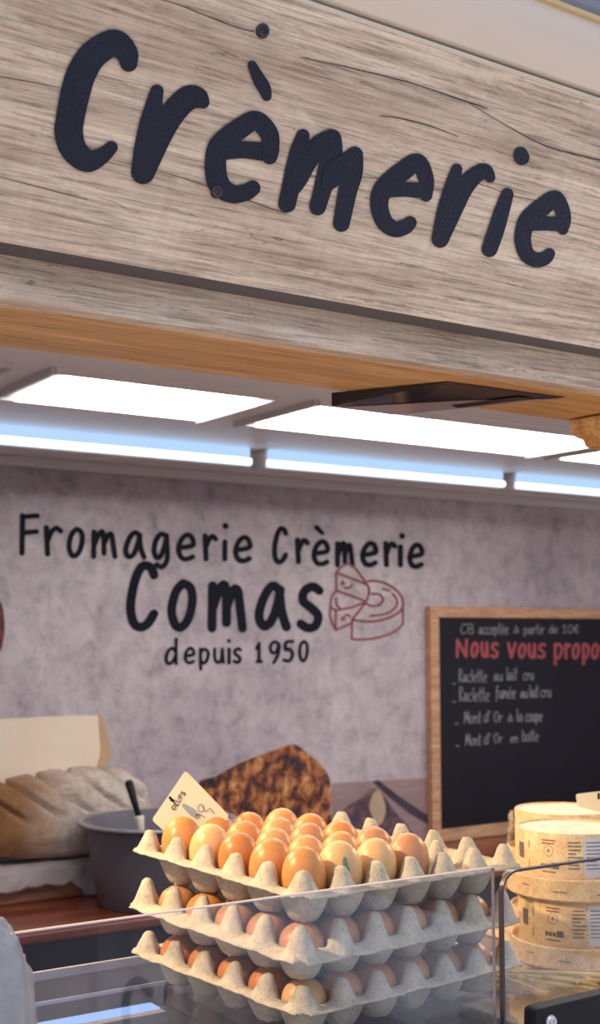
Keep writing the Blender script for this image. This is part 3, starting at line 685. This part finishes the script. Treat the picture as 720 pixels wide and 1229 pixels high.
for i in range(len(path)-1):
    p, q_ = path[i], path[i+1]; d_ = (q_-p).normalized(); nn_ = Vector((-d_.z, 0, d_.x))
    d2 = (path[i+2]-q_).normalized() if i+2 < len(path) else d_; n2_ = Vector((-d2.z, 0, d2.x))
    d0 = (p-path[i-1]).normalized() if i else d_; n0_ = Vector((-d0.z, 0, d0.x))
    na, nb = (nn_+n0_).normalized(), (nn_+n2_).normalized()
    ed.prism([p + na*.0003, q_ + nb*.0003, q_ + nb*off, p + na*off], (0, .0052, 0))
ed.build('dark_edge', M['dark_edge'], pn, world=True)

# bracket at lower right
YK = .852
t = empty('pane_bracket', onY(690, 1225, YK), 'black plastic clamp bracket with a steel bolt at the lower right corner', 'bracket')
p_ = [(643,1300),(643,1216),(645,1212.5),(649,1210.5),(720,1193.5),(820,1170),(820,1300)]
MB().prism([onY(x, y, YK) for x, y in p_], (0, .0158, 0)).build('bracket_body', M['black'], t, world=True, bevel=.0012)
bc = onY(660, 1226, YK); mb = MB(); m_ = MB().lathe([(.0062,0),(.0062,.002),(.0050,.0036),(.0028,.0042),(.0024,.0030),(0,.0030)], 24)
mb.add([bc + Vector((v.x, -v.z, v.y)) for v in m_.v], m_.f); autosmooth(mb.build('bolt', M['steel'], t, world=True, smooth=True))

# crumpled plastic at lower left
c = onY(-26, 1222, .84)
bm = bmesh.new(); bmesh.ops.create_icosphere(bm, subdivisions=5, radius=1)
for v in bm.verts:
    p = v.co.normalized(); d_ = 1 + .10*noise.noise(p*2.3) + .07*abs(noise.noise(p*6)) + .05*noise.noise(p*14)
    v.co = Vector((p.x*.036*d_, p.y*.024*d_, p.z*.066*d_ ))
me = bpy.data.meshes.new('plastic_bag'); bm.to_mesh(me); bm.free(); me.materials.append(M['plastic'])
for p in me.polygons: p.use_smooth = True
o = bpy.data.objects.new('plastic_bag', me); COL.objects.link(o); o.location = (c.x, .835, c.z); tag(o, 'crumpled whitish plastic bag at the lower left corner by the glass', 'bag')
MB().box((-.3, .78, 1.0), (.46, .866, c.z-.078)).build('front_ledge', M['trimgrey'], case, world=True, bevel=.003)

# ================================================================== egg trays
PA, PB = .050, .044      # pitch along local Y (5 cells) and local X (6 cells)
HP, HC = .0180, .0300
def tray_mesh(seed, skirt=0.0, hp=HP):
    n = 14; mg = .385
    nu, nv = int((6+2*mg)*n), int((5+2*mg)*n)
    vs = []; fs = []
    for i in range(nu+1):
        u = -mg + (6+2*mg)*i/nu
        for j in range(nv+1):
            v = -mg + (5+2*mg)*j/nv
            du, dw = u - round(u), v - round(v)
            inside_u, inside_v = -.36 <= u <= 6.36, True
            d = (abs(du)**2.4 + abs(dw)**2.4)**(1/2.4)
            post = min(1, max(0, (.325 - d)/(.325 - .105)))
            post = post*post*(3-2*post)*.45 + post*.55
            cu, cw = u - math.floor(u) - .5, v - math.floor(v) - .5
            dc = (abs(cu)**4 + abs(cw)**4)**.25*.72 + (abs(cu)+abs(cw))*.20
            cup = min(1, max(0, (.56 - dc)/(.56 - .215))) if (0 < u < 6 and 0 < v < 5) else 0
            cup = cup*cup*(3-2*cup)*.15 + cup*.85
            z = hp*post - HC*cup
            if post > .98: z += .0006
            ou = max(0, -u, u-6); ov = max(0, -v, v-5); e = max(ou, ov)
            if e > 0:
                z -= skirt*e/mg + .0012*(e/mg)
                z += .0016*noise.noise(Vector((u*1.7, v*1.7, seed)))
            w = noise.noise(Vector((u*2.3, v*2.3, seed+9)))*.0008
            x = u*PB + w; y = v*PA + noise.noise(Vector((u*2.1, v*2.4, seed+5)))*.0008
            if e > mg*.9:
                x += noise.noise(Vector((u*5, v*5, seed+2)))*.0016; y += noise.noise(Vector((u*5, v*5, seed+3)))*.0016
            vs.append((x, y, z + noise.noise(Vector((u*7, v*7, seed)))*.0005))
    for i in range(nu):
        for j in range(nv):
            # clipped corners
            a_ = i*(nv+1)+j
            u = -mg + (6+2*mg)*(i+.5)/nu; v = -mg + (5+2*mg)*(j+.5)/nv
            if max(0,-u,u-6) + max(0,-v,v-5) > mg*1.35: continue
            fs.append((a_, a_+nv+1, a_+nv+2, a_+1))
    me = bpy.data.meshes.new('egg_tray'); me.from_pydata(vs, [], fs); me.materials.append(M['pulp'])
    for p in me.polygons: p.use_smooth = True
    return me
C0 = Vector((.6319, .947, EYE - .2111)); RZ = math.radians(5.8)
TILT = (math.radians(1.2), math.radians(.9))
trays = []
DZ = .0495
for k, (lab, skirt, hp, sh_, tl, seed) in enumerate((
      ('topmost grey pulp egg tray of the stack, filled with eggs except the right end', .0, HP, (0, 0), 1.0, 1.0),
      ('middle grey pulp egg tray of the stack, with a drooping rim', .006, .0215, (-.004, -.002), .7, 22.0),
      ('bottom grey pulp egg tray of the stack, standing on the glass', .0, HP, (0, .0), .35, 43.0))):
    me = tray_mesh(seed, skirt, hp)
    o = bpy.data.objects.new('egg_tray', me); COL.objects.link(o)
    s_ = o.modifiers.new('solid', 'SOLIDIFY'); s_.thickness = .0017; s_.offset = -1
    o.location = C0 + Vector((sh_[0], sh_[1], -DZ*k - HP)); o.rotation_euler = (TILT[0]*tl, TILT[1]*tl, RZ)
    tag(o, lab, 'egg tray', 'stacked pulp egg trays'); trays.append(o)

def egg_mesh(name, mat, h=.0595, r=.0207, blunt_up=True):
    n, m = 32, 24; prof = []
    for i in range(m+1):
        th = math.pi*i/m; z = -math.cos(th)*h/2
        k = 1 + (.09 if blunt_up else -.09)*(z/(h/2))
        prof.append((max(0, r*math.sin(th)*k), z))
    mb = MB(); mb.lathe(prof[0:], n, caps=False)
    me = bpy.data.meshes.new(name); me.from_pydata(mb.v, [], mb.f); me.materials.append(mat)
    bm = bmesh.new(); bm.from_mesh(me); bmesh.ops.remove_doubles(bm, verts=bm.verts, dist=1e-5); bmesh.ops.recalc_face_normals(bm, faces=bm.faces); bm.to_mesh(me); bm.free()
    for p in me.polygons: p.use_smooth = True
    return me
EM = {}
for kname, mat in EGG.items():
    EM[kname, 1] = egg_mesh('egg', mat); EM[kname, 0] = egg_mesh('egg', mat, .0446, .0215)
ordn = ['first', 'second', 'third', 'fourth', 'fifth', 'sixth']
top_col = {(0,0):'orange-brown',(0,1):'orange-brown',(0,2):'deep orange-brown',(0,3):'pale beige',(0,4):'orange-brown',
           (1,0):'pale beige',(1,1):'light brown',(1,2):'light brown',(1,3):'orange-brown',(1,4):'orange-brown',
           (2,0):'pale beige',(2,1):'light brown',(2,2):'pinkish brown',(2,3):'light brown',(2,4):'orange-brown',
           (3,0):'pinkish brown',(3,1):'pinkish brown',(3,2):'orange-brown',(3,3):'orange-brown',(3,4):'light brown',
           (4,0):None}
eggs = {}
def put_egg(tray, k, i, j, colr, tall, label, group, dx=0, dy=0, tx=None):
    o = bpy.data.objects.new('egg', EM[colr, 1 if tall else 0]); COL.objects.link(o)
    hh = .0595 if tall else .0446
    sc_ = random.uniform(.985, 1.03) if tall else random.uniform(.97, 1.0)
    o.scale = (sc_, sc_, sc_)
    base = -HC + .0030 + (.0015 if tall else 0)
    R = Matrix.LocRotScale(tray.location, tray.rotation_euler, None)
    o.location = R @ Vector((((i+.5)*PB + dx), (j+.5)*PA + dy, base + hh*sc_/2))
    o.rotation_euler = (math.radians(random.uniform(-5, 5)) + (tx[0] if tx else 0), math.radians(random.uniform(-5, 5)) + (tx[1] if tx else 0), random.uniform(0, 6.28))
    tag(o, label, 'egg', group); eggs[k, i, j] = o; return o
rown = ['leftmost row', 'second row from the left', 'third row from the left', 'fourth row from the left']
for i in range(4):
    for j in range(5):
        put_egg(trays[0], 0, i, j, top_col[i, j], True, f'{top_col[i, j]} egg, topmost tray, {rown[i]}, {ordn[j]} from near side', 'eggs in the topmost tray')
eggs[0,1,0]['label'] = 'pale beige egg with a green ink smudge at the near side of the topmost tray'
eggs[0,2,0]['label'] = 'large pale beige egg without smudge at the near side of the topmost tray'
names = list(EGG)
vis = lambda i, j: (i == 0 or j == 0)
for k, nm in ((1, 'middle'), (2, 'bottom')):
    for i in range(6):
        for j in range(5):
            if not (vis(i, j)): continue
            if k == 2 and i == 0 and j > 0: colr = 'deep orange-brown'
            elif k == 2 and i == 0: colr = 'pale beige'
            else: colr = random.choice(['light brown', 'pinkish brown', 'orange-brown', 'pinkish brown'])
            if i == 0 and j == 0: where = f'at the near corner of the {nm} tray'
            elif i == 0: where = f'left side of the {nm} tray, {ordn[j]} from near corner'
            else: where = f'right front side of the {nm} tray, {ordn[i]} from near corner'
            e_ = put_egg(trays[k], k, i, j, colr, False, f'{colr} egg, {where}', f'eggs in the {nm} tray')

# green smudge on one egg
def on_egg(o, hh, r, px, py, lift):
    """where the line of sight meets the egg's shell"""
    inv = Matrix.LocRotScale(o.location, o.rotation_euler, o.scale).inverted(); a_ = inv @ CAM; d_ = (inv @ (CAM + ray(px, py))) - a_
    S_ = Vector((1/r, 1/r, 1/(hh/2))); A2 = Vector((a_.x*S_.x, a_.y*S_.y, a_.z*S_.z)); D2 = Vector((d_.x*S_.x, d_.y*S_.y, d_.z*S_.z))
    aa, bb, cc = D2.dot(D2), 2*A2.dot(D2), A2.dot(A2) - (1+lift)**2
    disc = max(0, bb*bb - 4*aa*cc); tt = (-bb - math.sqrt(disc))/(2*aa); return a_ + d_*tt
eo = eggs[0,1,0]
mb = MB(); stroke(mb, [(414,1031,4.5),(415,1039,6),(418,1046,4)], lambda x, y: on_egg(eo, .0595, .0207*1.04, x, y, .02), True, 4, 8)
g_ = mb.build('ink_smudge', M['green'], eo); g_['label'] = 'green ink smudge'

# OEUFS card behind the left eggs
cp = Vector((.79, 1.185, 1.45)); cn = Vector((-.42, -.88, .10)).normalized()
Rr = Matrix.LocRotScale(trays[0].location, trays[0].rotation_euler, None)
cp = Rr @ Vector((.022, 5*PA - .004, .03))
cn = Vector((-.50, -.86, .12)).normalized()
onC = lambda x, y, off=0: on_plane(x, y, cp + cn*off, cn)
t = empty('price_card', onC(222, 985), 'cream card reading OEUFS stuck upright behind the left eggs of the topmost tray', 'price card')
def rounded(P, r, n=5):
    out = []
    for i, p in enumerate(P):
        p = Vector((p[0], p[1])); a_ = Vector(P[i-1]); b_ = Vector(P[(i+1) % len(P)])
        da, db = (a_-p).normalized(), (b_-p).normalized(); s0, s1 = p + da*r, p + db*r
        for k in range(n+1):
            u = k/n; q_ = s0*(1-u)**2 + p*2*u*(1-u) + s1*u*u; out.append((q_.x, q_.y))
    return out
mb = MB(); mb.prism([onC(x, y) for x, y in rounded([(222.5,924.5),(275,979),(236,1033),(182,984)], 4)], -cn*.0012); mb.build('card_body', M['card'], t, world=True)
mb = MB()
ux, uy = (222-183)/70.5, (926-985)/70.5      # reading direction, up the left edge
vx, vy = uy, -ux
def fl(a_, b_): return onC(209.5 + ux*a_ - uy*b_, 972.5 + uy*a_ + ux*b_, .0004)
x = 0
for ch, wdt in zip('OEUFS', (4.2, 3.4, 4.0, 3.2, 3.4)):
    glyph(mb, ch, x, x + wdt, -5.2, 0, 1.0, fl); x += wdt + 1.5
mb.build('lettering', M['ink'], t, world=True)
mb = MB(); stroke(mb, [(204.5,957,1.5),(206,960,4),(208,961,3)], lambda x, y: onC(x, y, .0004), True, 4, 8); stroke(mb, [(203.8,956,1.4),(203.2,958.5,1.4)], lambda x, y: onC(x, y, .0004), False); mb.build('hen_mark', M['ink'], t, world=True)
mb = MB(); stroke(mb, [(221,967,5),(230,974,9),(237,980,7)], lambda x, y: onC(x, y, .0003), True, 5, 12); mb.build('grey_reflection', M['cardgrey'], t, world=True)  # grey reflection painted onto the card
mb = MB(); stroke(mb, [(241+3.5*math.cos(a_*.5), 970+4.5*math.sin(a_*.5), .8) for a_ in range(13)], lambda x, y: onC(x, y, .0004), True, 2, 6)
stroke(mb, [(243,968,.7),(247,974,.8),(252,970,.8),(256,976,.8)], lambda x, y: onC(x, y, .0004), True, 4, 6); stroke(mb, [(239,977,1),(246,981,1)], lambda x, y: onC(x, y, .0004), False)
stroke(mb, [(223.6,982,1.6),(225,983,1.6)], lambda x, y: onC(x, y, .0004), False); stroke(mb, [(235,979,2),(238,977,2)], lambda x, y: onC(x, y, .0004), False); mb.build('round_stamp', M['labelink'], t, world=True)

# ================================================================== cheese boxes
def cheese_box(loc, dia, label, face, lab2=True, rot=0, sc_=1.0):
    t = empty('cheese_box', loc, label, 'cheese box', 'round wooden cheese boxes', (0, 0, rot))
    r = dia/2; R2 = r*1.17; hb = .026*sc_; ht = .076*sc_
    o = MB().lathe([(0,.0005),(R2-.003,.0005),(R2,.003),(R2,hb-.001),(R2-.0012,hb),(R2-.0028,hb),(R2-.003,hb-.006),(r*.98,hb-.010)], 72, caps=False).build('base_ring', M['veneer'], t); autosmooth(o)
    o = MB().lathe([(r,hb-.011),(r,ht-.0015),(r-.0010,ht),(r-.0024,ht),(r-.0028,ht-.0022)], 72, caps=False).build('lid_band', M['veneer'], t); autosmooth(o)
    o = MB().lathe([(r-.0024,ht-.0022),(r*.5,ht-.0018),(0,ht-.0016)], 72, caps=False).build('lid_disc', M['lid'], t, smooth=True)
    # printed matter wrapped round the band; a0 = angle facing the customer
    def cyl(a_, z, e=.0004): return Vector(((r+e)*math.cos(a_), (r+e)*math.sin(a_), z))
    def patch(mb, a0, a1, z0, z1, e=.0004, n=8):
        vs = [cyl(a0 + (a1-a0)*i/n, z, e) for i in range(n+1) for z in (z0, z1)]
        mb.add(vs, [(2*i, 2*i+2, 2*i+3, 2*i+1) for i in range(n)])
    if lab2:
        A = face; zc = hb + (ht-hb)*.5; hz = (ht-hb)
        mb = MB(); patch(mb, A+.16, A+.95, hb+.001, ht-.004, .0003, 14); mb.build('paper_label', M['labelwhite'], t)
        mb = MB(); rnd = random.Random(5)
        for q in range(8):
            z = ht - .010*sc_ - q*.0042*sc_; patch(mb, A-.12, A-.12 + rnd.uniform(.14, .26), z, z+.0013*sc_, .0004, 4)
            patch(mb, A+.20, A+.20+rnd.uniform(.18, .4), z, z+.0011*sc_, .0006, 5)
        patch(mb, A+.50, A+.515, hb+.004, ht-.006, .0007, 2); patch(mb, A+.46, A+.56, zc, zc+.0015, .0007, 2)
        patch(mb, A-1.22, A-1.05, zc-.008*sc_, zc+.010*sc_, .0005, 3)
        patch(mb, A-.40, A-.28, hb+.010*sc_, hb+.017*sc_, .0005, 3)
        for q in range(20):
            a_ = A-.47 + .085*math.cos(q*math.pi/10); z = zc+.005*sc_ + .0062*sc_*math.sin(q*math.pi/10); patch(mb, a_-.008, a_+.008, z-.0004, z+.0004, .0004, 1)
        patch(mb, A-.50, A-.44, zc+.0045*sc_, zc+.0055*sc_, .0005, 2); patch(mb, A-.475, A-.465, zc+.002*sc_, zc+.008*sc_, .0005, 1)
        for q in range(3): patch(mb, A-.62+q*.075, A-.57+q*.075, hb+.0105*sc_, hb+.015*sc_, .0005, 2)
        patch(mb, A-.60, A-.34, hb+.0055*sc_, hb+.0068*sc_, .0004, 4)
        patch(mb, A-.90, A-.885, zc+.004, zc+.014, .0004, 1); patch(mb, A-.90, A-.885, zc-.018, zc-.008, .0004, 1)
        mb.build('printed_text', M['labelink'], t)
        mb = MB(); patch(mb, A-.60, A-.34, ht-.009*sc_, ht-.0075*sc_, .0004, 4); patch(mb, A-.60, A-.36, ht-.0125*sc_, ht-.011*sc_, .0004, 4); mb.build('red_text', M['labelred'], t)
        for (a0, a1, z) in ((A-.9, A-.75, hb*.6), (A-.35, A-.15, hb*.45), (A+.3, A+.5, hb*.35)):
            mb = MB(); n = 5; e = R2 + .0004
            mb.add([Vector((e*math.cos(a0+(a1-a0)*i/n), e*math.sin(a0+(a1-a0)*i/n), zz)) for i in range(n+1) for zz in (z, z+.0012)], [(2*i, 2*i+2, 2*i+3, 2*i+1) for i in range(n)])
            mb.build('base_print', M['labelink'], t)
    return t
M['lid'] = m_print('mottled_lid_wood', [(.3,(.50,.44,.36)), (.55,(.74,.64,.48)), (.75,(.84,.76,.60))], (1,1,1), 22)
d2 = lambda px, dep: (lambda r_: CAM + r_*(dep/r_.dot(Fw)))(ray(px, 1000))
pA = d2(686, 1.50); zA = EYE - (1140-757)/FPX*1.50
azA = math.atan2(-pA.y, -pA.x)     # towards the viewer
BH = .0765
cheese_box((pA.x, pA.y, zA), .128, 'round wooden cheese box lowest in the front stack, resting on straw behind the glass', azA+.10)
cheese_box((pA.x-.001, pA.y+.002, zA+BH), .129, 'round wooden cheese box with white paper label on top of the front stack', azA+.02, rot=.06)
pC = d2(676, 1.70); zC_ = EYE - (966-757)/FPX*1.70 - .0765
cheese_box((pC.x, pC.y, zC_), .130, 'round wooden cheese box on top of the rear stack, just behind the front stack', azA, lab2=True, rot=1.0)
cheese_box((pC.x+.002, pC.y-.002, zC_-BH), .130, 'round wooden cheese box second from the top of the rear stack', azA, lab2=True, rot=.4)
# plinth carrying the rear stacks
tag(MB().box((pC.x-.085, pC.y-.085, 1.2126), (pC.x+.12, pC.y+.085, zC_-BH)).build('wooden_riser', M['board_wood'], bevel=.002), 'low wooden riser under the rear stack of cheese boxes', 'riser')
# cling film hanging at the left of the rear stack
mb = MB(); vs = []; n1, n2 = 10, 26
for i in range(n1+1):
    for j in range(n2+1):
        a_ = azA - 1.35 - .55*i/n1; z = zC_ + .070 - .120*j/n2
        rad = .068 + .012*(j/n2) + .006*noise.noise(Vector((i*.5, j*.35, 2))) + .004*noise.noise(Vector((i*1.3, j*.9, 7)))
        vs.append((pC.x + rad*math.cos(a_)*1.03, pC.y + rad*math.sin(a_)*1.03, z))
mb.add(vs, [(i*(n2+1)+j, i*(n2+1)+j+1, (i+1)*(n2+1)+j+1, (i+1)*(n2+1)+j) for i in range(n1) for j in range(n2)])
film = mb.build('cling_film', m_glass('cling_film_plastic', (.9,.88,.84), .25, (.85,.8,.7)), None, origin=(pC.x, pC.y, zC_), smooth=True); tag(film, 'clear crinkled wrapping film on the left side of the rear cheese box stack', 'film')
# second card
cq = d2(720, 1.66); cqn = Vector((-.6, -.8, .1)).normalized()
onQ = lambda x, y, off=0: on_plane(x, y, cq + cqn*off, cqn)
t = empty('price_card', onQ(715, 965), 'cream price card standing above the rear cheese boxes at the right edge', 'price card')
MB().prism([onQ(x, y) for x, y in rounded([(691,953),(760,945),(760,985),(693,968)], 3)], -cqn*.0012).build('card_body', M['card'], t, world=True)
mb = MB(); stroke(mb, [(718.5,953,3),(718.5,958,3)], lambda x, y: onQ(x, y, .0004), False); mb.build('hole_mark', M['ink'], t, world=True)

# board under the goods at lower right
zbd = 1.2245
q1, q3 = onZ(553, 1204, zbd), onZ(622, 1227, zbd)
o = MB().box((q1.x, .884, 1.2126), (q1.x+.62, q1.y, zbd)).build('serving_board', M['board_wood'], origin=(q1.x+.3, .95, 1.2126), bevel=.002)
tag(o, 'pale wooden board lying below the cheese boxes at the lower right', 'board')
# straw nest
rnd = random.Random(11); mb = MB()
xs0, xs1, ys0, ys1 = .905, 1.35, q1.y-.025, 1.115
for k in range(230):
    cx, cy = rnd.uniform(xs0+.03, xs1), rnd.uniform(ys0, ys1); L = rnd.uniform(.05, .13)
    an = rnd.gauss(-.85, .35); base = zbd + .0015 if cy < q1.y else 1.2135
    topz = max(base+.001, zA - .0015)
    z = rnd.uniform(base, topz if cy > q1.y else base+.010); 
    if math.hypot(cx-pA.x, cy-pA.y) > .10: z = rnd.uniform(base, base+.024)
    dx, dy = math.cos(an)*L/2, math.sin(an)*L/2; bend = rnd.uniform(-.006, .006)
    if cx-abs(dx) < xs0-.0: cx = xs0 + abs(dx)
    if cy-abs(dy) < .882: cy = .882 + abs(dy)
    dzz = rnd.uniform(-.004, .004)
    P = [Vector((cx-dx, cy-dy, max(base, z-dzz))), Vector((cx-bend*math.sin(an), cy+bend*math.cos(an), z)), Vector((cx+dx, cy+dy, max(base, z+dzz)))]
    mb.tube(P, rnd.uniform(.0012, .0027), 6)
tag(mb.build('straw_nest', M['straw'], origin=(1.1, 1.0, 1.2126)), 'golden straw bedding under the front cheese boxes', 'straw', kind='stuff')

# ================================================================== lights
def spot(name, loc, target, power, color, size=.02, ang=80, label=''):
    l = bpy.data.lights.new(name, 'SPOT'); l.energy = power; l.color = color; l.shadow_soft_size = size; l.spot_size = math.radians(ang); l.spot_blend = .5
    o = bpy.data.objects.new(name, l); COL.objects.link(o); o.location = loc
    o.rotation_euler = (Vector(target)-Vector(loc)).to_track_quat('-Z', 'Y').to_euler(); return o
spot('warm_downlight', (.02, 1.22, 1.90), (.72, 1.08, 1.35), 42, (1, .74, .44), .014, 75)
spot('warm_downlight', (.35, 1.75, 1.93), (1.02, 1.05, 1.25), 38, (1, .70, .38), .02, 70)
spot('warm_downlight', (1.75, 1.12, 1.86), (1.10, .98, 1.22), 20, (1, .66, .34), .02, 60)
w = bpy.data.worlds.new('sky'); sc.world = w; w.use_nodes = True
nt = w.node_tree; bg = nt.nodes['Background']; bg.inputs[0].default_value = (.74, .84, 1.0, 1); bg.inputs[1].default_value = 1.0
sun = bpy.data.lights.new('soft_daylight', 'SUN'); sun.energy = 3.2; sun.angle = math.radians(20); sun.color = (1, .95, .88)
so = bpy.data.objects.new('soft_daylight', sun); COL.objects.link(so); so.rotation_euler = Vector((.30, .06, -.95)).to_track_quat('-Z', 'Y').to_euler()

vs_ = sc.view_settings; vs_.view_transform = 'Standard'; vs_.look = 'None'; vs_.gamma = 1; vs_.use_curve_mapping = False; vs_.exposure = 0.0
sc.cycles.use_denoising = True
sc.cycles.max_bounces = 10; sc.cycles.transparent_max_bounces = 16
